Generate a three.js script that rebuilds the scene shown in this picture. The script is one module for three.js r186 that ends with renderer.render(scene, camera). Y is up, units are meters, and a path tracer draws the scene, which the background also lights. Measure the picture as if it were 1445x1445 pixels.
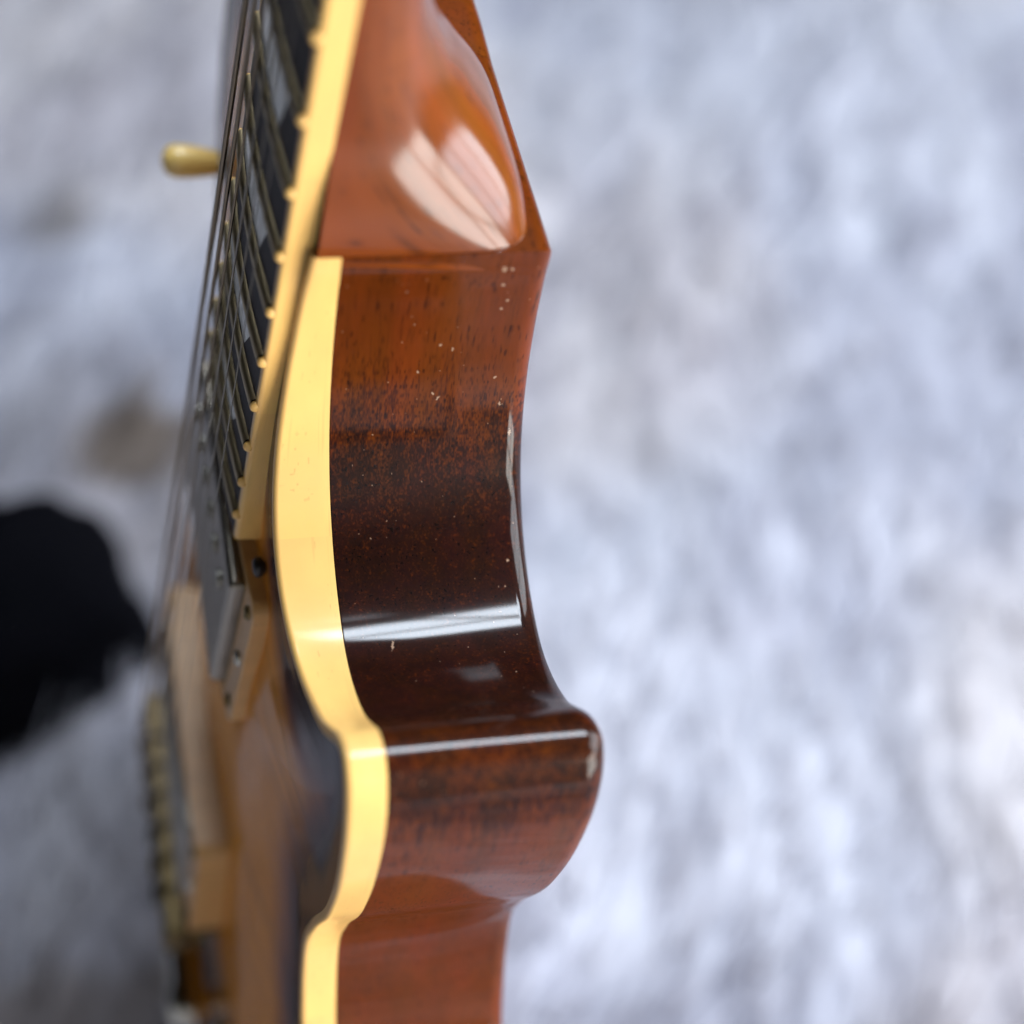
import * as THREE from 'three';
import { RoundedBoxGeometry } from 'three/addons/geometries/RoundedBoxGeometry.js';
import { mergeGeometries } from 'three/addons/utils/BufferGeometryUtils.js';
import { RectAreaLightUniformsLib } from 'three/addons/lights/RectAreaLightUniformsLib.js';

// ------------------------------------------------------------------ frames
// Neck frame, millimetres: s from the nut towards the tail, x towards the treble side, z out of the fretboard face.
// Body frame, millimetres: u from the neck joint towards the tail, x treble, h out of the top, tilted by the neck angle.
const S0 = 379.2, Z0 = -4.625, PHI = THREE.MathUtils.degToRad(4.953), CP = Math.cos(PHI), SP = Math.sin(PHI);
const bodyPt = (u, x, h) => [S0 + u * CP + h * SP, x, Z0 - u * SP + h * CP];
const M_BODY = new THREE.Matrix4().set(CP * .001, 0, SP * .001, S0 * .001, 0, .001, 0, 0, -SP * .001, 0, CP * .001, Z0 * .001, 0, 0, 0, 1);
const M_NECK = new THREE.Matrix4().makeScale(.001, .001, .001);
// the guitar leans back a little: world axes written in the neck frame
const AX = new THREE.Vector3(-.228234, .203003, -.952207).normalize();
const AY = new THREE.Vector3(-1, 0, 0).addScaledVector(AX, -.228234).normalize();
const AZ = new THREE.Vector3().crossVectors(AX, AY);
const TURN = new THREE.Matrix4().set(AX.x, AX.y, AX.z, 0, AY.x, AY.y, AY.z, 0, AZ.x, AZ.y, AZ.z, 0, 0, 0, 0, 1);
const LIFT = new THREE.Vector3(0, .813, 0);
const neckToWorld = (s, x, z) => new THREE.Vector3(s, x, z).multiplyScalar(.001).applyMatrix4(TURN).add(LIFT);
const dirToWorld = (s, x, z) => new THREE.Vector3(s, x, z).applyMatrix4(TURN).normalize();

// ------------------------------------------------------------------ camera, exposure
const scene = new THREE.Scene();
const renderer = new THREE.WebGLRenderer({ antialias: true });
renderer.toneMapping = THREE.LinearToneMapping;
renderer.toneMappingExposure = 1.45;
renderer.shadowMap.enabled = true;
const FPX = 2417.874, HALF = 722.5;
const EYE = [168.151, 260.099, 56.076], FWD = [.736878, -.603201, -.30522], DOWN = [.636333, .771322, .011917], RIGHT = [-.228234, .203003, -.952207];
const camera = new THREE.PerspectiveCamera(2 * Math.atan(HALF / FPX) * 180 / Math.PI, 1, .02, 30);
camera.position.copy(neckToWorld(...EYE));
camera.lookAt(camera.position.clone().add(dirToWorld(...FWD)));
camera.focus = .347;
camera.userData.fStop = 4.6;
scene.background = new THREE.Color(0, 0, 0);

// ------------------------------------------------------------------ light: a skylight overhead and a tall window behind the photographer
RectAreaLightUniformsLib.init();
const CENTRE = neckToWorld(440, 50, -20);
const M = {};
M.frame = new THREE.MeshStandardMaterial({ color: new THREE.Color().setRGB(.62, .58, .45), roughness: .5 });
M.pane = new THREE.MeshStandardMaterial({ color: 0x888888, roughness: .3, emissive: new THREE.Color(.8, .9, 1), emissiveIntensity: 1 });
function windowOf(name, label, dir, dist, panesX, panesY, pw, ph, bar, radiance, color) {
  const g = new THREE.Group(); g.name = name; g.userData = { label, category: 'window' };
  g.position.copy(CENTRE).addScaledVector(dir, dist);
  g.lookAt(CENTRE);                                    // local +z faces the guitar
  const W = panesX * pw + (panesX + 1) * bar, H = panesY * ph + (panesY + 1) * bar;
  const add = (n, geo, m, x, y, z) => { const o = new THREE.Mesh(geo, m); o.name = n; o.position.set(x, y, z); o.castShadow = o.receiveShadow = true; g.add(o); return o; };
  for (let i = 0; i <= panesX; i++) add('upright_bar', new RoundedBoxGeometry(bar, H, .05, 2, .006), M.frame, -W / 2 + bar / 2 + i * (pw + bar), 0, 0);
  for (let j = 0; j <= panesY; j++) for (let i = 0; i < panesX; i++)
    add('cross_bar', new RoundedBoxGeometry(pw + .004, bar * .98, .046, 2, .006), M.frame, -W / 2 + bar + pw / 2 + i * (pw + bar), -H / 2 + bar / 2 + j * (ph + bar), 0);
  for (let j = 0; j < panesY; j++) for (let i = 0; i < panesX; i++) {
    const x = -W / 2 + bar + pw / 2 + i * (pw + bar), y = -H / 2 + bar + ph / 2 + j * (ph + bar);
    add('pane', new THREE.BoxGeometry(pw, ph, .004), M.pane, x, y, -.012);
    const l = new THREE.RectAreaLight(color, radiance(i, j), pw * .99, ph * .99);
    l.position.set(x, y, -.008); l.rotation.y = Math.PI; l.name = 'daylight'; g.add(l);
  }
  scene.add(g); return g;
}
windowOf('skylight_window', 'bright wide skylight with narrow bars above the guitar neck', dirToWorld(-.925, -.36, -.09), 1.5, 3, 2, .34, .125, .022, () => 30, new THREE.Color(.78, .88, 1));
windowOf('low_window', 'low window with four panes on the treble side, beside the nine pane window', dirToWorld(-.13, .80, -.585), 1.2, 2, 2, .36, .33, .03, () => 8.6, new THREE.Color(1, .97, .9));
windowOf('square_window', 'square window with nine panes behind the back of the guitar', dirToWorld(-.54, .15, -.83), 1.3, 3, 3, .40, .32, .025, () => 6, new THREE.Color(.86, .93, 1));

{ // unseen pale wall added behind the photographer to bounce daylight as fill
  const w = new THREE.Mesh(new THREE.BoxGeometry(3.6, 2.4, .1), new THREE.MeshStandardMaterial({ color: new THREE.Color().setRGB(.55, .53, .5), roughness: .9 }));
  w.name = 'wall'; w.userData.kind = 'structure'; w.position.set(CENTRE.x - .1, 1.19, CENTRE.z + 1.45); w.castShadow = w.receiveShadow = true; scene.add(w);
}
// ------------------------------------------------------------------ noise and textures
let seed = 7; const rnd = () => { seed = (seed * 1664525 + 1013904223) >>> 0; return seed / 4294967296; };
const hash = (x, y, z) => { let n = Math.imul(x, 374761393) + Math.imul(y, 668265263) + Math.imul(z, 2147483647 - 1274126177); n = Math.imul(n ^ (n >>> 13), 1274126177); n ^= n >>> 16; return (n >>> 0) / 4294967296; };
const sm = (t) => t * t * (3 - 2 * t), clamp = (t, a = 0, b = 1) => Math.min(b, Math.max(a, t)), step = (a, b, t) => sm(clamp((t - a) / (b - a))), mix = (a, b, t) => a + (b - a) * t;
function noise(x, y, z = 0) {
  const X = Math.floor(x), Y = Math.floor(y), Z = Math.floor(z), a = sm(x - X), b = sm(y - Y), c = sm(z - Z);
  const l = (dz) => mix(mix(hash(X, Y, Z + dz), hash(X + 1, Y, Z + dz), a), mix(hash(X, Y + 1, Z + dz), hash(X + 1, Y + 1, Z + dz), a), b);
  return mix(l(0), l(1), c);
}
const fbm = (x, y, z, o = 3) => { let v = 0, a = .5, t = 0; for (let i = 0; i < o; i++) { v += a * noise(x, y, z); t += a; a *= .5; x = x * 2.03 + 9.1; y = y * 2.03 + 3.7; z = z * 2.03 + 5.3; } return v / t; };
const enc = (c) => Math.round(255 * (c <= .0031308 ? 12.92 * c : 1.055 * Math.pow(Math.min(c, 1), 1 / 2.4) - .055));
function texture(w, h, fn) {                                  // fn returns linear r, g, b
  const d = new Uint8Array(w * h * 4);
  for (let j = 0; j < h; j++) for (let i = 0; i < w; i++) { const c = fn((i + .5) / w, (j + .5) / h), k = 4 * (j * w + i); d[k] = enc(Math.max(0, c[0])); d[k + 1] = enc(Math.max(0, c[1])); d[k + 2] = enc(Math.max(0, c[2])); d[k + 3] = 255; }
  const t = new THREE.DataTexture(d, w, h); t.colorSpace = THREE.SRGBColorSpace; t.magFilter = t.minFilter = THREE.LinearFilter; t.wrapS = t.wrapT = THREE.ClampToEdgeWrapping; t.needsUpdate = true; return t;
}
// mahogany under a red brown stain, the grain runs along the length of the guitar
function mahogany(s, x, z) {
  const band = fbm(s / 90, x / 5 + .7 * noise(s / 30, x / 8, z / 8), z / 5, 3), cloud = fbm(s / 22, x / 14, z / 14, 3), fibre = noise(s / 7, x / .42, z / .42);
  const p = noise(s / 3.4 + 31, x / .3, z / .3), q = noise(s / 4.5 + 11, x / .42, z / .42 + 40);
  const pore = step(.74, .9, p) * .62 + step(.78, .92, q) * .5 * step(.35, .65, cloud);
  const k = (.62 + .5 * band + .34 * (cloud - .5) + .2 * (fibre - .5)) * (1 - clamp(pore, 0, .8));
  const red = clamp((band - .5) * 1.4 + .5);
  return [.115 * k, mix(.0255, .0195, red) * k * (.9 + .2 * cloud), mix(.0014, .0022, red) * k];
}

// ------------------------------------------------------------------ outline of the body (u, x, height of the rim)
const CTL = [[-3.4, 30.25, -.4], [2, 30.05, .3], [8, 29.5, 1], [20, 29.8, 2.3], [32, 31.5, 3.6], [43, 35, 4.9], [53, 41, 5.8], [60.8, 50, 6], [65.2, 60.4, 5.4], [66.3, 70.6, 4.3], [63.5, 80, 3.3], [58, 89, 2.6], [51.6, 95.3, 2.1], [46.8, 99.6, 1.7], [44.5, 103.6, 1.5], [44.5, 107.6, 1.5], [47.6, 111, 1.5], [54, 113.6, 1.5], [64, 114.5, 1.4],
  [80, 113.2, 1.2], [95, 110.2, 1.2], [106, 107, 1.3], [125, 99.8, 1.6], [144, 96, 2], [167, 103, 2.2], [190, 117, 2], [215, 135, 1.6], [245, 152, 1.5], [275, 162, 1.5], [302, 165, 1.5], [330, 160, 1.5], [357, 144, 1.5], [380, 116, 1.5], [395, 80, 1.5], [403, 40, 1.5], [405, 0, 1.5],
  [403, -40, 1.5], [395, -80, 1.5], [380, -116, 1.5], [357, -144, 1.5], [330, -160, 1.5], [302, -165, 1.5], [275, -162, 1.5], [245, -152, 1.5], [215, -134, 1.5], [190, -116, 1.5], [167, -102, 1.5], [144, -97, 1.5], [120, -101, 1.5], [95, -111, 1.5], [70, -117, .8], [45, -116.5, -.2], [22, -109, -.6], [9, -97, -.8], [0, -80, -.8], [-4.2, -62, -.7], [-4.6, -46, 0], [-4, -36, -.2], [-3.4, -30, -.5]];
function spline(P, n) {
  const out = [];
  for (let i = 0; i < P.length - 1; i++) {
    const a = P[Math.max(i - 1, 0)], b = P[i], c = P[i + 1], d = P[Math.min(i + 2, P.length - 1)];
    for (let k = 0; k < n; k++) { const t = k / n; out.push(b.map((_, q) => .5 * (2 * b[q] + (c[q] - a[q]) * t + (2 * a[q] - 5 * b[q] + 4 * c[q] - d[q]) * t * t + (3 * b[q] - a[q] - 3 * c[q] + d[q]) * t * t * t))); }
  }
  out.push(P[P.length - 1]); return out;
}
function resample(P, gap) {
  const L = [0]; for (let i = 1; i < P.length; i++) L.push(L[i - 1] + Math.hypot(P[i][0] - P[i - 1][0], P[i][1] - P[i - 1][1]));
  const n = Math.round(L[L.length - 1] / gap), out = []; let j = 0;
  for (let k = 0; k <= n; k++) { const l = k / n * L[L.length - 1]; while (j < P.length - 2 && L[j + 1] < l) j++; const t = (l - L[j]) / (L[j + 1] - L[j] || 1); out.push(P[j].map((v, q) => mix(v, P[j + 1][q], t))); }
  return { pts: out, length: L[L.length - 1] };
}
const { pts: OUT, length: ARC } = resample(spline(CTL, 24), 1.1);
const NO = OUT.length;
const NRM = OUT.map((_, i) => { const w = 2, a = OUT[Math.max(i - w, 0)], b = OUT[Math.min(i + w, NO - 1)], l = Math.hypot(b[0] - a[0], b[1] - a[1]); return [-(b[1] - a[1]) / l, (b[0] - a[0]) / l]; });
const SPLIT = OUT.findIndex((p, i) => i > 60 && p[0] > 214);          // where the finely drawn part of the side ends
const curve1 = (P) => (u) => { if (u <= P[0][0]) return P[0][1]; for (let i = 0; i < P.length - 1; i++) if (u <= P[i + 1][0]) { const a = P[Math.max(i - 1, 0)], b = P[i], c = P[i + 1], d = P[Math.min(i + 2, P.length - 1)], h = c[0] - b[0], t = (u - b[0]) / h, m0 = (c[1] - a[1]) / (c[0] - a[0]) * h, m1 = (d[1] - b[1]) / (d[0] - b[0]) * h; return (2 * t ** 3 - 3 * t * t + 1) * b[1] + (t ** 3 - 2 * t * t + t) * m0 + (3 * t * t - 2 * t ** 3) * c[1] + (t ** 3 - t * t) * m1; } return P[P.length - 1][1]; };
const PLATEAU = curve1([[-20, -1.5], [0, .4], [20, 2.6], [40, 4.5], [60, 5.6], [85, 6.6], [107, 8.2], [129, 9.9], [160, 11], [200, 12], [240, 12.6], [280, 12.2], [320, 10.2], [360, 6.4], [405, 1.6]]);
const COARSE = OUT.filter((_, i) => i % 3 === 0);
function topHeight(u, x) {
  let w = 0, r = 0, near = 1e9, at = 0;
  for (let i = 0; i < COARSE.length; i++) { const p = COARSE[i], d2 = (p[0] - u) ** 2 + (p[1] - x) ** 2; if (d2 < near) { near = d2; at = i; } const k = 1 / ((d2 + 60) * (d2 + 60)); w += k; r += k * p[2]; }
  r /= w;
  for (let i = Math.max(0, at * 3 - 4); i < Math.min(NO - 1, at * 3 + 4); i++) { const a = OUT[i], b = OUT[i + 1], e = b[0] - a[0], f = b[1] - a[1], t = clamp(((u - a[0]) * e + (x - a[1]) * f) / (e * e + f * f)); near = Math.min(near, (a[0] + e * t - u) ** 2 + (a[1] + f * t - x) ** 2); }
  const d = Math.sqrt(near);
  const crown = 1.8 * Math.exp(-((x / 34) ** 2)) * step(50, 90, u) * (1 - step(240, 360, u));
  const fall = 3.4 * step(26, 70, -x) * (1 - step(60, 120, u));
  return r + (PLATEAU(u) + crown - fall - r) * step(2, 58, d) - .25 * Math.exp(-(((d - 9) / 6) ** 2));
}

// ------------------------------------------------------------------ helpers for parts
const guitar = new THREE.Group(); guitar.name = 'electric_guitar';
guitar.userData = { label: 'glossy red brown electric guitar with cream binding and a rounded cutaway', category: 'guitar' };
guitar.quaternion.setFromRotationMatrix(TURN); guitar.position.copy(LIFT); scene.add(guitar);
function part(name, geo, mat, parent = guitar, label) { const o = new THREE.Mesh(geo, mat); o.name = name; o.castShadow = o.receiveShadow = true; if (label) o.userData.label = label; parent.add(o); return o; }
function grid(rows, cols, at, { closed = false, matrix = M_NECK, flip = false } = {}) {     // at(i, j) -> { p, n?, uv? }
  const P = [], N = [], U = [], I = []; let hasN = true;
  for (let i = 0; i < rows; i++) for (let j = 0; j < cols; j++) { const v = at(i, j); P.push(...v.p); if (v.n) N.push(...v.n); else hasN = false; U.push(...(v.uv || [i / (rows - 1), j / (cols - 1)])); }
  for (let i = 0; i < rows - 1; i++) for (let j = 0; j < cols - (closed ? 0 : 1); j++) { const a = i * cols + j, b = i * cols + (j + 1) % cols, c = a + cols, d = b + cols; if (flip) I.push(a, b, c, b, d, c); else I.push(a, c, b, b, c, d); }
  const g = new THREE.BufferGeometry(); g.setAttribute('position', new THREE.Float32BufferAttribute(P, 3)); g.setAttribute('uv', new THREE.Float32BufferAttribute(U, 2)); g.setIndex(I);
  if (hasN) g.setAttribute('normal', new THREE.Float32BufferAttribute(N, 3)); else g.computeVertexNormals();
  g.applyMatrix4(matrix); return g;
}
const local = (x, y, z, rx = 0, ry = 0, rz = 0) => new THREE.Matrix4().compose(new THREE.Vector3(x, y, z), new THREE.Quaternion().setFromEuler(new THREE.Euler(rx, ry, rz)), new THREE.Vector3(1, 1, 1));
const inBody = (g, m) => { if (m) g.applyMatrix4(m); return g.applyMatrix4(M_BODY); };
const lathe = (pts, n = 28) => new THREE.LatheGeometry(pts.map(([r, y]) => new THREE.Vector2(r, y)), n).rotateX(Math.PI / 2);      // axis along z
const tidy = (list) => mergeGeometries(list.map((g) => { const q = g.index ? g.toNonIndexed() : g; for (const k of Object.keys(q.attributes)) if (!['position', 'normal', 'uv'].includes(k)) q.deleteAttribute(k); return q; }));

// pixel of the photograph -> (outline index, depth) on the side of the cutaway, for the dents and nicks
const project = ([s, x, z]) => { const d = [s - EYE[0], x - EYE[1], z - EYE[2]], k = (v) => d[0] * v[0] + d[1] * v[1] + d[2] * v[2]; return [HALF + FPX * k(RIGHT) / k(FWD), HALF + FPX * k(DOWN) / k(FWD)]; };
function onSide(px, py) {
  let best = [1e9]; const end = OUT.findIndex((p) => p[1] > 105);
  for (let i = 0; i < end; i++) for (let h = -6; h > -44; h -= .5) { const q = project(bodyPt(OUT[i][0], OUT[i][1], h)), d = Math.hypot(q[0] - px, q[1] - py); if (d < best[0]) best = [d, i, h]; }
  return best;
}

// ------------------------------------------------------------------ materials of the guitar
const lacquer = (map, extra = {}) => new THREE.MeshPhysicalMaterial({ map, roughness: .5, specularIntensity: .08, clearcoat: .5, clearcoatRoughness: .08, ...extra });
const nicks = [[714, 380, .9, 1.3], [722, 378, .6, .9], [709, 402, .7, .8], [716, 424, .6, .6], [706, 438, .6, .6], [622, 487, .5, .9], [640, 494, .4, .9], [588, 527, .4, 1], [610, 556, .4, 1], [617, 561, .5, .9], [699, 534, .4, .8], [704, 569, .5, .9], [717, 606, .6, 1.1], [553, 909, .5, 2.3], [716, 791, .5, .5]];
const specks = nicks.map(([x, y, a, b]) => { const [, i, h] = onSide(x, y); return [OUT[i][0], OUT[i][1], h, a * .6, b * .62]; });
const dust = []; for (let k = 0; k < 90; k++) { const i = 4 + Math.floor(rnd() * 130); dust.push([OUT[i][0], OUT[i][1], -7 - rnd() * 37, .08 + .07 * rnd(), .1 + .14 * rnd()]); }
const arcAt = (i) => i / (NO - 1) * ARC;
const sideTexture = (i0, i1, w, h) => {
  const marks = i0 === 0 ? [...specks, ...dust].map((m) => { let bi = 0, bd = 1e9; for (let i = i0; i < i1; i++) { const d = Math.hypot(OUT[i][0] - m[0], OUT[i][1] - m[1]); if (d < bd) { bd = d; bi = i; } } return [arcAt(bi), m[2], m[3], m[4], rnd() * 1.2 - .6]; }) : [];
  const cells = new Map(); for (const m of marks) for (let a = -1; a <= 1; a++) for (let b = -1; b <= 1; b++) { const k = (Math.floor(m[0] / 4) + a) + ',' + (Math.floor(m[1] / 4) + b); if (!cells.has(k)) cells.set(k, []); cells.get(k).push(m); }
  return texture(w, h, (a, b) => {
    const f = i0 + a * (i1 - i0), i = Math.min(Math.floor(f), NO - 2), t = f - i, u = mix(OUT[i][0], OUT[i + 1][0], t), x = mix(OUT[i][1], OUT[i + 1][1], t), z = -52 + b * 47;
    let c = mahogany(u + 500, x, z);
    const arc = arcAt(f);
    if (i0 === 0) {                                             // the wood is darkened inside the cutaway by a dense brown speckle
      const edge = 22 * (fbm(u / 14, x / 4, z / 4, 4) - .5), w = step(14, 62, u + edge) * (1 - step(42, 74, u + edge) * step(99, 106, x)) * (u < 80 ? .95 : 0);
      const darkSpeckle = step(.55 - w * .86, 1.3 - w * .86, .6 * noise(u / 2.4, x / .22, z / .22) + .4 * noise(u / 5, x / .5, z / .5 + 7));
      const g = .55 + .9 * fbm(u / 26, x / 2.2, z / 1.6, 3); c = [c[0] * (1 - .86 * darkSpeckle) * mix(1, g, w), c[1] * (1 - .84 * darkSpeckle) * mix(1, g, w), c[2]];
    }
    for (const m of cells.get(Math.floor(arc / 4) + ',' + Math.floor(z / 4)) || []) { const du = arc - m[0], dz = z - m[1], r = Math.hypot((du * Math.cos(m[4]) + dz * Math.sin(m[4])) / m[3], (dz * Math.cos(m[4]) - du * Math.sin(m[4])) / m[2]) + 1.1 * (noise(arc * 4, z * 4) - .5); const k = 1 - step(.6, 1, r); c = [mix(c[0], .34, .85 * k), mix(c[1], .22, .85 * k), mix(c[2], .15, .85 * k)]; }
    return c;
  });
};
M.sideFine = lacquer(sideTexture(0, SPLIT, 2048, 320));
M.side = lacquer(sideTexture(SPLIT, NO - 1, 2048, 128));
M.back = lacquer(texture(1024, 1024, (a, b) => mahogany(a * 430, b * 340, 77)));
M.neck = lacquer(texture(2048, 512, (a, b) => { const th = b * Math.PI, s = a * 392; const c = mahogany(s + 121, 28 * Math.cos(th), -30 * Math.sin(th)); return [c[0] * 1.5, c[1] * 1.7, c[2] * 1.5]; }), { clearcoat: .9, clearcoatRoughness: .13 });
// sunburst dye on the carved top: amber in the middle, dark brown towards the rim
M.top = lacquer(texture(1024, 1024, (a, b) => {
  const u = -15 + a * 425, x = -170 + b * 340; let near = 1e9; for (const p of COARSE) { const d = (p[0] - u) ** 2 + (p[1] - x) ** 2; if (d < near) near = d; }
  const d = Math.sqrt(near) + 10 * (fbm(u / 30, x / 30, 0) - .5), t = step(5, 30, d), fl = .8 + .4 * fbm(u / 5, x / 60, 3);
  return [mix(.035, .78, t * t) * fl, mix(.009, .29, Math.pow(t, 2.4)) * fl, mix(.005, .022, t) * fl];
}), { clearcoat: .5 });
const creamTex = texture(512, 512, (a, b) => { const k = .92 + .12 * fbm(a * 9, b * 9, 2) - .10 * step(.8, .95, noise(a * 3, b * 70, 5)) - .2 * step(.86, .93, noise(a * 60, b * 90, 8)) * step(.68, .74, noise(a * 5, b * 7, 4)); return [.88 * k, .535 * k * (.97 + .05 * noise(a * 5, b * 5, 1)), .17 * k]; });
M.cream = new THREE.MeshPhysicalMaterial({ map: creamTex, roughness: .4, specularIntensity: .4, clearcoat: .5, clearcoatRoughness: .12 });
M.creamPlain = new THREE.MeshPhysicalMaterial({ color: new THREE.Color().setRGB(.88, .60, .18), roughness: .4, clearcoat: .5, clearcoatRoughness: .15 });
M.ring = new THREE.MeshPhysicalMaterial({ map: texture(256, 256, (a, b) => { const k = .9 + .2 * fbm(a * 14, b * 14, 6); return [.66 * k, .37 * k, .13 * k]; }), roughness: .45, clearcoat: .25, clearcoatRoughness: .3 });
M.ebony = new THREE.MeshPhysicalMaterial({ map: texture(1024, 256, (a, b) => { const s = a * 460, x = b * 57, g = fbm(s / 40, x / .8, 2), p = step(.7, .9, noise(s / 5, x / .3, 4)); const k = (.7 + .6 * g) * (1 - .5 * p); return [.024 * k, .015 * k, .013 * k]; }), specularIntensity: .35, roughness: .55 });
M.nickel = new THREE.MeshStandardMaterial({ color: new THREE.Color().setRGB(.60, .57, .5), metalness: 1, roughness: .26 });
M.fret = new THREE.MeshStandardMaterial({ color: new THREE.Color().setRGB(.42, .33, .2), metalness: 1, roughness: .48 });
M.chrome = new THREE.MeshStandardMaterial({ color: new THREE.Color().setRGB(.34, .30, .25), metalness: 1, roughness: .36 });
M.gold = new THREE.MeshStandardMaterial({ color: new THREE.Color().setRGB(.2, .145, .07), metalness: 1, roughness: .5 });
M.bronze = new THREE.MeshStandardMaterial({ color: new THREE.Color().setRGB(.34, .27, .2), metalness: 1, roughness: .4 });
M.steel = new THREE.MeshStandardMaterial({ color: new THREE.Color().setRGB(.3, .27, .23), metalness: 1, roughness: .3 });
M.darkNickel = new THREE.MeshStandardMaterial({ color: new THREE.Color().setRGB(.3, .28, .25), metalness: 1, roughness: .5 });
M.darkMetal = new THREE.MeshStandardMaterial({ color: new THREE.Color().setRGB(.05, .045, .045), metalness: .6, roughness: .35 });
M.pearl = new THREE.MeshPhysicalMaterial({ map: texture(128, 128, (a, b) => { const k = .8 + .4 * fbm(a * 8, b * 5, 1); return [.74 * k, .74 * k, .68 * k]; }), roughness: .3, clearcoat: .4 });

// ------------------------------------------------------------------ body: side, back, top, binding
const BIND = 5.79, THICK = 46.8, RB = 4.2;
{
  const prof = [[-.3, -BIND, 1, 0], [-.25, -BIND - .12, .8, .6], [0, -BIND - .3, 1, 0], [0, -12, 1, 0], [0, -20, 1, 0], [0, -28, 1, 0], [0, -36, 1, 0], [0, -THICK + RB, 1, 0]];
  for (let k = 1; k <= 8; k++) { const t = k / 8 * Math.PI / 2; prof.push([-RB + RB * Math.cos(t), -THICK + RB - RB * Math.sin(t), Math.cos(t), -Math.sin(t)]); }
  const piece = (i0, i1) => grid(i1 - i0 + 1, prof.length, (a, j) => {
    const i = i0 + a, o = OUT[i], n = NRM[i], [d, h, c, s] = prof[j];
    return { p: [Math.max(o[0] + n[0] * d, o[1] > 0 && o[1] < 34 ? -3.4 - d : -99), o[1] + n[1] * d, h], n: [n[0] * c, n[1] * c, s], uv: [a / (i1 - i0), (h - d * .6 + 52) / 47] };
  }, { matrix: M_BODY });
  const fine = piece(0, SPLIT), rest = piece(SPLIT, NO - 1);
  // the face that meets the neck, and the back
  const a = OUT[NO - 1], b = OUT[0];
  const joint = grid(2, prof.length, (i, j) => { const o = i ? b : a, [d, h, c, s] = prof[j]; return { p: [-3.4 - d, o[1] + (i ? d : 0), h], n: [-c, 0, s], uv: [i * .06, (h - d * .6 + 52) / 47] }; }, { matrix: M_BODY });
  const ring = OUT.map((o, i) => [Math.max(o[0] - NRM[i][0] * RB, o[1] > 0 && o[1] < 34 ? -3.4 + RB : -99), o[1] - NRM[i][1] * RB]);
  const back = grid(NO + 1, 12, (i, j) => { const o = ring[i % NO], t = 1 - j / 11; return { p: [170 + (o[0] - 170) * t, o[1] * t, -THICK], n: [0, 0, -1], uv: [(170 + (o[0] - 170) * t + 15) / 430, (o[1] * t + 170) / 340] }; }, { matrix: M_BODY });
  const g = mergeGeometries([fine, rest, joint, back], true);
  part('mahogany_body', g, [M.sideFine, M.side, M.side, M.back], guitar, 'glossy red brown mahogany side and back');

  const RINGS = 46, inset = 1.9;
  const rim = OUT.map((o, i) => [o[0] - NRM[i][0] * inset, o[1] - NRM[i][1] * inset]).filter((_, i) => i % 2 === 0); rim.push(rim[0]);
  part('carved_top', grid(rim.length, RINGS, (i, j) => {
    const t = 1 - Math.pow(j / (RINGS - 1), 1.6), u = 170 + (rim[i][0] - 170) * t, x = rim[i][1] * t, h = topHeight(u, x), du = (topHeight(u + .8, x) - topHeight(u - .8, x)) / 1.6, dx = (topHeight(u, x + .8) - topHeight(u, x - .8)) / 1.6, l = Math.hypot(du, dx, 1);
    return { p: [u, x, h], n: [-du / l, -dx / l, 1 / l], uv: [(u + 15) / 425, (x + 170) / 340] };
  }, { matrix: M_BODY, flip: true }), M.top, guitar, 'dark edged amber sunburst carved top');

  const bp = (r) => [[.05, -BIND, 1, 0], [.05, -3, 1, 0], [.05, r - 1.2, 1, 0], [0, r - .75, .95, .3], [-.15, r - .35, .8, .6], [-.45, r - .1, .45, .9], [-.9, r, .1, 1], [-2.05, r - .02, 0, 1], [-2.1, r - 1.5, -1, 0]];
  part('body_binding', grid(NO, 9, (i, j) => { const o = OUT[i], n = NRM[i], [d, h, c, s] = bp(o[2])[j], l = Math.hypot(c, s); return { p: [o[0] + n[0] * d, o[1] + n[1] * d, h], n: [n[0] * c / l, n[1] * c / l, s / l], uv: [i / 60, j / 9] }; }, { matrix: M_BODY, flip: true }), M.cream, guitar, 'cream binding, wider inside the cutaway');
  creamTex.wrapS = creamTex.wrapT = THREE.RepeatWrapping;
}

// ------------------------------------------------------------------ neck with heel
const halfWidth = (s) => 21.5 + 6.7 * s / 452;
const FB = 5.63, END = 459.5, fretAt = (n) => 628.65 * (1 - 2 ** (-n / 12));
{
  const depth = curve1([[-2, 14.5], [60, 14.5], [200, 15.2], [300, 15.6], [325, 16.2], [335, 18], [345, 23], [353, 29.5], [360, 35.5], [367, 39.8], [374, 41.6], [386, 41.9]]);
  const bluntness = curve1([[-2, 2.05], [320, 2.1], [345, 2.5], [360, 3.6], [370, 6.5], [377, 12], [386, 12]]);
  const flare = (s) => halfWidth(s) - .15 + (30.24 - 26.97) * step(350, 376, s);
  const S = []; for (let s = -2; s < 280; s += 8) S.push(s); for (let s = 280; s <= 377.5; s += 1.5) S.push(s);
  const K = 49;
  part('neck', grid(S.length, K, (i, j) => {
    const s = S[i], w = flare(s), D = depth(s), e = bluntness(s), th = j / (K - 1) * Math.PI, c = Math.cos(th), q = Math.sin(th);
    return { p: [s, w * Math.sign(c) * Math.abs(c) ** (2 / e), -FB - D * Math.abs(q) ** (2 / e)], uv: [s / 392, j / (K - 1)] };
  }, { flip: true }), M.neck, guitar, 'orange brown mahogany neck and heel');
}
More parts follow.
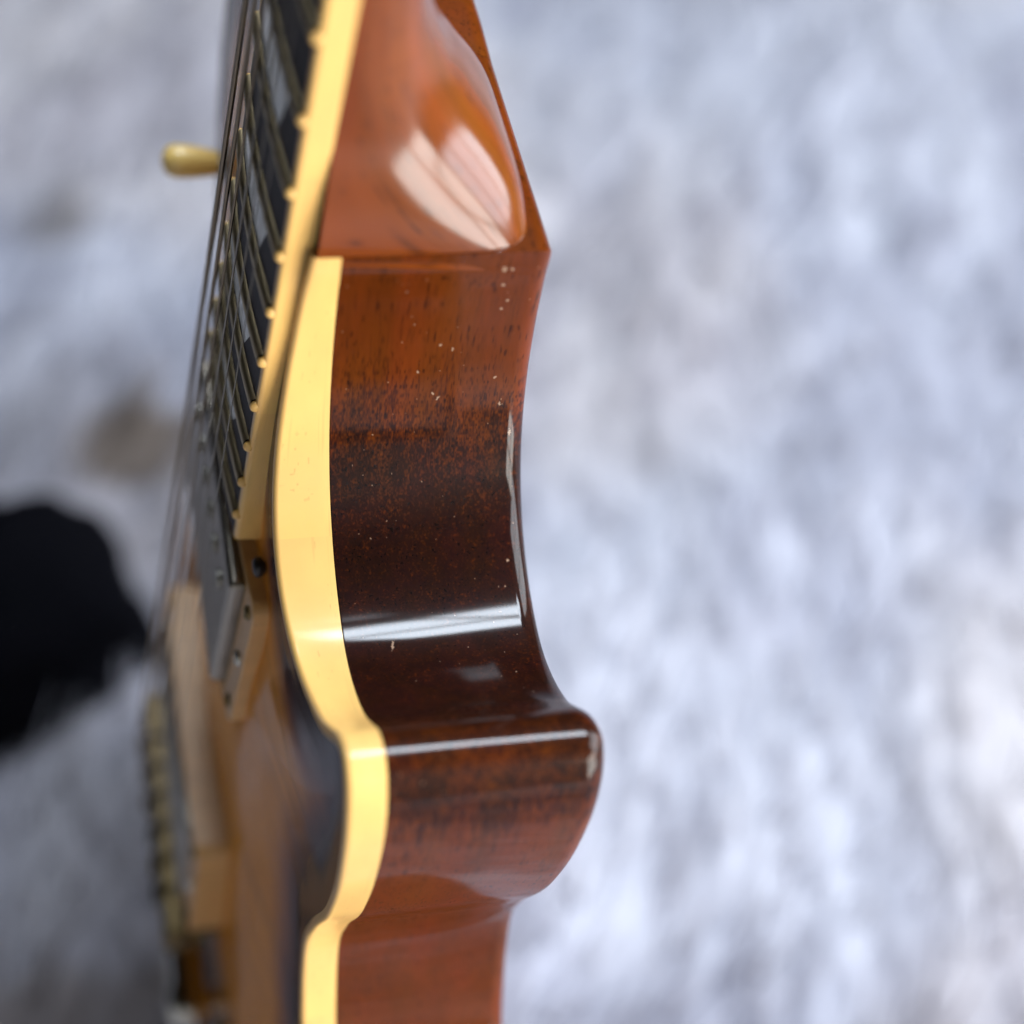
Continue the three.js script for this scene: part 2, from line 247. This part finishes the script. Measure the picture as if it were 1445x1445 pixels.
// ------------------------------------------------------------------ fretboard
{
  const rise = (s, x) => (halfWidth(s) ** 2 - x * x) / 610, W = 1.7;
  const rows = 60, cols = 17, at = (i) => i / (rows - 1) * END;
  const topG = grid(rows, cols, (i, j) => { const s = at(i), w = halfWidth(s) - W, x = -w + 2 * w * j / (cols - 1); return { p: [s, x, rise(s, x) - .02], uv: [s / 460, j / (cols - 1)] }; });
  const endG = grid(2, cols, (i, j) => { const w = halfWidth(END) - W, x = -w + 2 * w * j / (cols - 1); return { p: [END, x, i ? -FB : rise(END, x) - .02], uv: [j / 16, i * .1] }; }, {});
  const fb = part('fretboard', tidy([topG, endG]), M.ebony, guitar, 'dark fretboard with pearl inlays');
  for (const side of [1, -1]) {
    const pr = [[0, -FB], [0, -4], [0, -2], [0, -1], [0, -.7], [-.15, -.25], [-.5, 0], [-1.2, .1], [-W, .14], [-W, -2]];
    const strip = grid(rows, pr.length, (i, j) => { const s = at(i); return { p: [s, side * (halfWidth(s) + pr[j][0]), pr[j][1]], uv: [s / 60, j / 8] }; }, { flip: side < 0 });
    const cap = grid(2, 4, (i, j) => ({ p: [END, side * (halfWidth(END) - (i ? W : 0)), [-FB, -.7, -.25, .1][j]] }), {});
    const list = [strip, cap];
    for (let n = 1; n <= 22; n++) { const s = fretAt(n); const b = new THREE.SphereGeometry(1, 14, 10); b.scale(1.35, 1.0, 1.2); b.translate(s, side * (halfWidth(s) - .95), .12); list.push(b.applyMatrix4(M_NECK)); }
    part('fretboard_binding', tidy(list), M.cream, fb);
  }
  for (let n = 1; n <= 22; n++) {
    const s = fretAt(n), w = halfWidth(s) - 1.4;
    part('fret', grid(25, 9, (i, j) => { const x = -w + 2 * w * i / 24, t = j / 8 * Math.PI; return { p: [s - 1.7 * Math.cos(t), x, rise(s, x) - .05 + 1.25 * Math.sin(t)] }; }, { flip: true }), M.fret, fb);
  }
  for (const n of [3, 5, 7, 9, 12, 15, 17, 19, 21]) {
    const a = fretAt(n - 1) + 3, b = fretAt(n) - 3, h = halfWidth(a) - 1.7;
    part('inlay', grid(4, 13, (i, j) => { const s = a + (b - a) * i / 3, k = i / 3, x0 = -h * .78, x1 = h * (.62 - .16 * k), x = x0 + (x1 - x0) * j / 12; return { p: [s, x, rise(s, x) + .03], uv: [k, j / 12] }; }), M.pearl, fb);
  }
  part('nut', new RoundedBoxGeometry(4.5, 42.5, 9, 2, .6).translate(-2.3, 0, -1.2).applyMatrix4(M_NECK), M.creamPlain);
  const hs = new THREE.Shape(); hs.moveTo(0, -20); for (const [a, b] of [[-30, -34], [-100, -38], [-170, -44], [-185, -30], [-178, 0], [-185, 30], [-170, 44], [-100, 38], [-30, 34], [0, 20]]) hs.lineTo(a, b);
  const head = part('headstock', new THREE.ExtrudeGeometry(hs, { depth: 14, bevelEnabled: true, bevelSize: 1, bevelThickness: 1, bevelSegments: 2 }).translate(0, 0, -16).applyMatrix4(new THREE.Matrix4().makeRotationY(-.29)).translate(-3, 0, -5).applyMatrix4(M_NECK), M.back);
  for (let k = 0; k < 6; k++) { const sd = k < 3 ? 1 : -1, a = -40 - 48 * (k % 3); part('tuning_post', lathe([[0, 10], [3, 10], [3, 0], [5, 0], [5, -2], [0, -2]]).translate(a * .957 - 3, sd * 27, a * .286 - 5).applyMatrix4(M_NECK), M.nickel, head); }
}
// ------------------------------------------------------------------ pickups
function pickup(u0, u1, wall, plate, tilt, drop) {                     // wall: height of the ring over the top
  const X = 44.5, r = 3, s = new THREE.Shape(), mid = (u0 + u1) / 2;
  const pts = []; const corner = (cu, cx, a0) => { for (let k = 0; k <= 5; k++) { const a = a0 + k / 5 * Math.PI / 2; pts.push([cu + r * Math.cos(a), cx + r * Math.sin(a)]); } };
  const edge = (a, b, n) => { for (let k = 1; k < n; k++) pts.push([mix(a[0], b[0], k / n), mix(a[1], b[1], k / n)]); };
  corner(u1 - r, X - r, 0); edge([u1 - r, X], [u0 + r, X], 10); corner(u0 + r, X - r, Math.PI / 2); edge([u0, X - r], [u0, -X + r], 20); corner(u0 + r, -X + r, Math.PI); edge([u0 + r, -X], [u1 - r, -X], 10); corner(u1 - r, -X + r, 1.5 * Math.PI); edge([u1, -X + r], [u1, X - r], 20);
  pts.forEach(([a, b], i) => (i ? s.lineTo(a, b) : s.moveTo(a, b)));
  const hole = new THREE.Path(), hu = 19.3, hx = 35.3; [[-hu, -hx], [-hu, hx], [hu, hx], [hu, -hx]].forEach(([a, b], i) => (i ? hole.lineTo(mid + a, b) : hole.moveTo(mid + a, b))); hole.closePath(); s.holes.push(hole);
  const g = new THREE.ExtrudeGeometry(s, { depth: 1, bevelEnabled: true, bevelSize: .5, bevelThickness: .5, bevelOffset: -.5, bevelSegments: 3, steps: 1 });
  const P = g.attributes.position;
  const roof = (u, x) => mix(topHeight(u0, 38), topHeight(u1, 38), (u - u0) / (u1 - u0)) + wall + tilt * (u - u0) / (u1 - u0) + 1.6 * (1 - (x / X) ** 2);
  for (let i = 0; i < P.count; i++) { const u = P.getX(i), x = P.getY(i), z = P.getZ(i); P.setZ(i, z > .5 ? roof(u, x) + (z - 1.5) : topHeight(u, x) - .4 + Math.max(0, z)); }
  g.deleteAttribute('normal'); const flat = g.index ? g.toNonIndexed() : g; flat.computeVertexNormals();
  const uv = flat.attributes.uv; for (let i = 0; i < uv.count; i++) uv.setXY(i, uv.getX(i) / 45, uv.getY(i) / 45);
  const ring = part('pickup_ring', inBody(flat), M.ring, guitar, plate); M.ring.map.wrapS = M.ring.map.wrapT = THREE.RepeatWrapping;
  const screw = (u, x, R, m) => part('ring_screw', inBody(tidy([lathe([[0, .75], [R * .6, .7], [R * .92, .35], [R, -.5]], 18), new THREE.BoxGeometry(R * 1.7, .35, .25).translate(0, 0, .66), new THREE.BoxGeometry(.35, R * 1.7, .25).translate(0, 0, .665)]), local(u, x, roof(u, x) + .05)), m, ring);
  for (const x of [40.6, -40.6]) { screw(u0 + 5, x, 1.75, M.gold); screw(mid, x, 2, M.nickel); screw(u1 - 5, x, 1.75, M.gold); }
  const ang = Math.atan2(roof(u1, 0) - roof(u0, 0), u1 - u0);
  const hc = roof(mid, 0) - drop, cover = part('pickup_cover', inBody(new RoundedBoxGeometry(37.6, 69.4, 9, 4, 1.6), local(mid, 0, hc - .6, 0, -ang, 0)), M.chrome, guitar);
  for (let k = 0; k < 6; k++) part('pole_screw', inBody(lathe([[0, 4.75], [2.1, 4.7], [2.4, 4.5], [2.4, 3]], 18), local(mid - 9.5, -25.5 + 10.2 * k, hc - .6, 0, -ang, 0)), M.darkNickel, cover);
}
pickup(85, 129, 3.1, 'low tan ring round the pickup next to the fretboard', 0, 1.6);
pickup(190.5, 235.5, 8.0, 'tall tan ring round the pickup next to the bridge', 1.5, 3.2);
part('mounting_screw', inBody(lathe([[0, 2.8], [1.5, 2.7], [2.3, 2.0], [2.2, .8], [1.2, .2], [1.2, -2]], 20), local(80, 36, topHeight(80, 36))), M.darkMetal);

// ------------------------------------------------------------------ bridge, tailpiece, strings
const stringLift = (s) => 3.7 + (s - 379) * .0068, BR = 628.65;
const toBody = (s, z) => { const a = s - S0, b = z - Z0; return [a * CP - b * SP, a * SP + b * CP]; };
{
  const [ub, hb] = toBody(BR, stringLift(BR));
  const br = part('bridge', inBody(new RoundedBoxGeometry(13, 83, 8.5, 4, 2.5), local(ub, 0, hb - 6.5)), M.gold, guitar, 'tarnished gold bridge with six saddles');
  for (let k = 0; k < 6; k++) {
    const x = -25.5 + 10.2 * k, du = [3, 2, 1, 2, 1, 0][k];
    const sh = new THREE.Shape(); sh.moveTo(-4, -3); sh.lineTo(-2.6, -.6); sh.lineTo(0, 2.2); sh.lineTo(2.6, -.6); sh.lineTo(4, -3);
    part('saddle', inBody(new THREE.ExtrudeGeometry(sh, { depth: 6.6, bevelEnabled: true, bevelSize: .25, bevelThickness: .25, bevelSegments: 2 }).translate(0, 0, -3.3).rotateX(Math.PI / 2), local(ub + du - 1, x, hb - 2.9)), k % 2 ? M.nickel : M.gold, br);
    part('saddle_screw', inBody(new THREE.CylinderGeometry(1.6, 1.6, 3, 14).rotateZ(Math.PI / 2), local(ub - 7.4, x, hb - 5.2)), M.gold, br);
  }
  for (const x of [37, -37]) {
    const t = topHeight(ub, x);
    part('bridge_post', inBody(tidy([new THREE.CylinderGeometry(2.4, 2.4, hb - 8 - t, 18).rotateX(Math.PI / 2).translate(0, 0, (hb - 8 + t) / 2), new THREE.CylinderGeometry(6, 6, 2.2, 32).rotateX(Math.PI / 2).translate(0, 0, hb - 12.2)]), local(ub, x, 0)), M.gold, br);
  }
  const ut = ub + 42, ht = topHeight(ut, 0) + 9;
  const tp = part('tailpiece', inBody(new RoundedBoxGeometry(15, 96, 11, 5, 4.5), local(ut, 0, ht)), M.nickel, guitar, 'nickel stop tailpiece');
  for (const x of [41, -41]) part('tailpiece_stud', inBody(lathe([[0, 7], [5.5, 6.4], [6.8, 5], [6.8, -1], [4, -1.5], [4, topHeight(ut, x) - ht]], 26), local(ut, x, ht)), M.nickel, tp);

  const R = [.62, .49, .36, .23, .18, .14];
  for (let k = 0; k < 6; k++) {
    const xa = -17.6 + 7.04 * k, xb = -25.5 + 10.2 * k, wound = k < 3, r = R[k], pitch = r * .95, S = [];
    for (let s = -3; s < 300; s += 20) S.push(s);
    if (wound) for (let s = 300; s < 560; s += pitch / 4) S.push(s); else for (let s = 300; s < 560; s += 10) S.push(s);
    for (let s = 560; s <= BR; s += 8) S.push(s); S.push(BR);
    const q = (s) => [s, mix(xa, xb, s / BR), mix(1.9, stringLift(BR), s / BR) + (stringLift(379) - mix(1.9, stringLift(BR), 379 / BR)) * (s < 379 ? s / 379 : (BR - s) / (BR - 379))];
    const tail = bodyPt(ut - 5, xb, ht + 1.5);
    const rows = S.map((s) => ({ c: q(s), r: r * (wound ? .86 + .2 * Math.abs(Math.sin(Math.PI * s / pitch)) : 1) })); rows.push({ c: tail, r });
    part('string', grid(rows.length, 9, (i, j) => { const t = j / 8 * 2 * Math.PI, o = rows[i]; return { p: [o.c[0], o.c[1] + o.r * Math.cos(t), o.c[2] + o.r * Math.sin(t)] }; }, {}), wound ? M.bronze : M.steel, guitar, wound ? 'wound bass string' : 'plain treble string');
  }
}
// ------------------------------------------------------------------ selector switch and knobs
{
  const u = 66, x = -80, h = topHeight(u, x);
  const sw = part('selector_switch', inBody(tidy([lathe([[0, .5], [5.6, .5], [5.6, 0]], 32), lathe([[0, 1.6], [3, 1.6], [4, 1.3], [4, .4]], 24), lathe([[0, 10], [1.5, 10], [1.7, 1]], 14)]), local(u, x, h)), M.darkNickel);
  part('switch_tip', inBody(lathe([[0, 19.6], [1.9, 19.4], [3.4, 18.4], [4.1, 16.8], [4.2, 15], [4.0, 12], [3.5, 8.5], [3.1, 6.2], [2.6, 5.6], [0, 5.6]], 30), local(u, x, h - 3, 0, -.1, 0)), M.creamPlain, sw, 'cream tip of the selector switch');
  for (const [ku, kx] of [[268, 72], [262, 108], [318, 84], [316, 122]]) {
    const t = topHeight(ku, kx);
    part('knob', inBody(lathe([[0, 15], [8.2, 15], [9, 14.2], [9.6, 8], [10.4, 4.6], [12.6, 3.6], [12.6, 1.4], [0, 1.4]], 36), local(ku, kx, t - .8)), M.creamPlain);
  }
}

// ------------------------------------------------------------------ fur rug under the guitar
const floorHit = (px, py) => { const d = dirToWorld(...[0, 1, 2].map((k) => FWD[k] + RIGHT[k] * (px - HALF) / FPX + DOWN[k] * (py - HALF) / FPX)); const t = (.03 - camera.position.y) / d.y; return camera.position.clone().addScaledVector(d, t); };
const rugLift = (x, z) => .022 * (fbm(x * 4 + 9, z * 4 + 2, 0, 3) - .5) + .012 * (fbm(x * 17, z * 17, 4, 2) - .5);
const browns = [[195, 590, .055, 1], [70, 285, .03, .7], [60, 1440, .06, .8], [240, 1420, .06, .8], [110, 640, .15, .4], [80, 1290, .17, .4], [240, 1180, .1, .4]].map(([a, b, r, k]) => [floorHit(a, b), r, k]);
const isBrown = (x, z) => { let k = 0; for (const [p, r, a] of browns) k = Math.max(k, a - a * step(.35, 1, Math.hypot((x - p.x) * 1.1, z - p.z) / r + .7 * (fbm(x * 22, z * 22, 1) - .5))); return k; };
{
  const rug = new THREE.Group(); rug.name = 'fur_rug'; rug.userData = { label: 'shaggy white and grey fur rug under the guitar', category: 'rug' }; scene.add(rug);
  const mid = floorHit(HALF, HALF), comb = (x, z) => 1.5 + 1.5 * (fbm(x * 2.6, z * 2.6, 7, 2) - .5);
  const tufts = (x, z) => { const w = .05 * (fbm(x * 9, z * 9, 21, 2) - .5), f = comb(x, z), a = x * Math.cos(f) - z * Math.sin(f) + w, b = x * Math.sin(f) + z * Math.cos(f) + w; return .008 * (fbm(a * 11, b * 18, 5, 3) - .5) + .0045 * (noise(a * 38, b * 110, 6) - .5) + .003 * (noise(a * 80, b * 260, 8) - .5); };
  const shade = (x, z) => { const grey = step(.4, .66, .6 * fbm(x * 8, z * 8, 12, 3) + .4 * fbm(x * 30, z * 18, 15, 2)), br = isBrown(x, z), warm = step(.4, .65, fbm(x * 5, z * 5, 33, 2)), v = .45 - .12 * grey; return [mix(v * (.95 + .06 * warm), .10, br), mix(v * .96, .078, br), mix(v * (1.1 - .08 * warm + .05 * grey), .066, br)]; };
  const sheet = (w, d, nx, nz, fine) => { const g = new THREE.PlaneGeometry(w, d, nx, nz).rotateX(-Math.PI / 2).translate(mid.x, 0, mid.z), P = g.attributes.position, C = []; for (let i = 0; i < P.count; i++) { const x = P.getX(i), z = P.getZ(i); P.setY(i, rugLift(x, z) + (fine ? tufts(x, z) + .012 : -.02)); C.push(...shade(x, z)); } g.setAttribute('color', new THREE.Float32BufferAttribute(C, 3)); g.computeVertexNormals(); return g; };
  const fleece = new THREE.MeshStandardMaterial({ vertexColors: true, roughness: 1 });
  part('hide', sheet(5, 5, 120, 120, false), fleece, rug);
  const mat0 = part('fleece', sheet(1.7, 1.9, 560, 620, true), fleece, rug); mat0.userData.kind = 'stuff';
  // locks of longer hair: bunches of curved tapering hairs
  const V = [], I = [];
  for (let k = 0; k < 7; k++) {
    const a = rnd() * 6.28, r = .008 * Math.sqrt(rnd()), bx = r * Math.cos(a), bz = r * Math.sin(a), lean = .016 + .02 * rnd(), side = (rnd() - .5) * .014, L = .026 + .012 * rnd(), w = .0008 + .0006 * rnd(), f = rnd() * 3.14, b0 = V.length / 3;
    for (let q = 0; q < 4; q++) { const t = q / 3, x = bx * (1 + t) + lean * t * t, z = bz * (1 + t) + side * t * t, y = L * t * (1 - .4 * t), ww = w * (1 - t * .9); V.push(x - ww * Math.cos(f), y, z - ww * Math.sin(f), x + ww * Math.cos(f), y, z + ww * Math.sin(f)); if (q < 3) { const o = b0 + 2 * q; I.push(o, o + 1, o + 2, o + 1, o + 3, o + 2); } }
  }
  const lock = new THREE.BufferGeometry(); lock.setAttribute('position', new THREE.Float32BufferAttribute(V, 3)); lock.setIndex(I); lock.computeVertexNormals();
  const near = [], c = new THREE.Color(), mat = new THREE.Matrix4(), q = new THREE.Quaternion(), e = new THREE.Euler();
  for (let x = -.8; x < .8; x += .022) for (let z = -.9; z < .9; z += .022) near.push([mid.x + x + (rnd() - .5) * .022, mid.z + z + (rnd() - .5) * .022]);
  const pile = new THREE.InstancedMesh(lock, new THREE.MeshStandardMaterial({ color: 0xffffff, roughness: 1 }), near.length);
  near.forEach(([x, z], i) => {
    const sz = .75 + .6 * rnd(); e.set((rnd() - .5) * .4, comb(x, z) + (rnd() - .5) * .9, (rnd() - .5) * .4); q.setFromEuler(e);
    mat.compose(new THREE.Vector3(x, rugLift(x, z) + tufts(x, z) + .006, z), q, new THREE.Vector3(sz, sz, sz)); pile.setMatrixAt(i, mat);
    const v = shade(x, z), k = .94 + .1 * rnd(); c.setRGB(v[0] * k, v[1] * k, v[2] * k); pile.setColorAt(i, c);
  });
  pile.name = 'pile'; pile.userData.kind = 'stuff'; pile.castShadow = pile.receiveShadow = true; rug.add(pile);
}
// ------------------------------------------------------------------ black cloth lying on the rug, in front of the guitar
{
  const a = floorHit(-260, 880), b = floorHit(205, 960), up = floorHit(-40, 728), dn = floorHit(-40, 1050);
  const cx = (a.x + b.x) / 2, cz = (up.z + dn.z) / 2, rx = (b.x - a.x) / 2, rz = Math.abs(dn.z - up.z) / 2;
  const g = new THREE.SphereGeometry(1, 96, 64), P = g.attributes.position;
  for (let i = 0; i < P.count; i++) { const x = P.getX(i), y = P.getY(i), z = P.getZ(i), k = 1 + .22 * (fbm(x * 2.2 + 5, y * 2.2, z * 2.2, 3) - .5) + .07 * Math.sin(7 * x + 5 * z + 3 * noise(x * 2, z * 2)); P.setXYZ(i, x * rx * k, Math.max(y, -.3) * .055 * k, z * rz * k); }
  g.computeVertexNormals();
  const o = new THREE.Mesh(g, new THREE.MeshPhysicalMaterial({ color: new THREE.Color().setRGB(.002, .002, .003), roughness: 1, specularIntensity: .06 })); o.name = 'black_cloth'; o.position.set(cx, .028, cz); o.castShadow = o.receiveShadow = true;
  o.userData = { label: 'heap of black cloth lying on the fur rug', category: 'cloth' }; scene.add(o);
}

renderer.render(scene, camera);
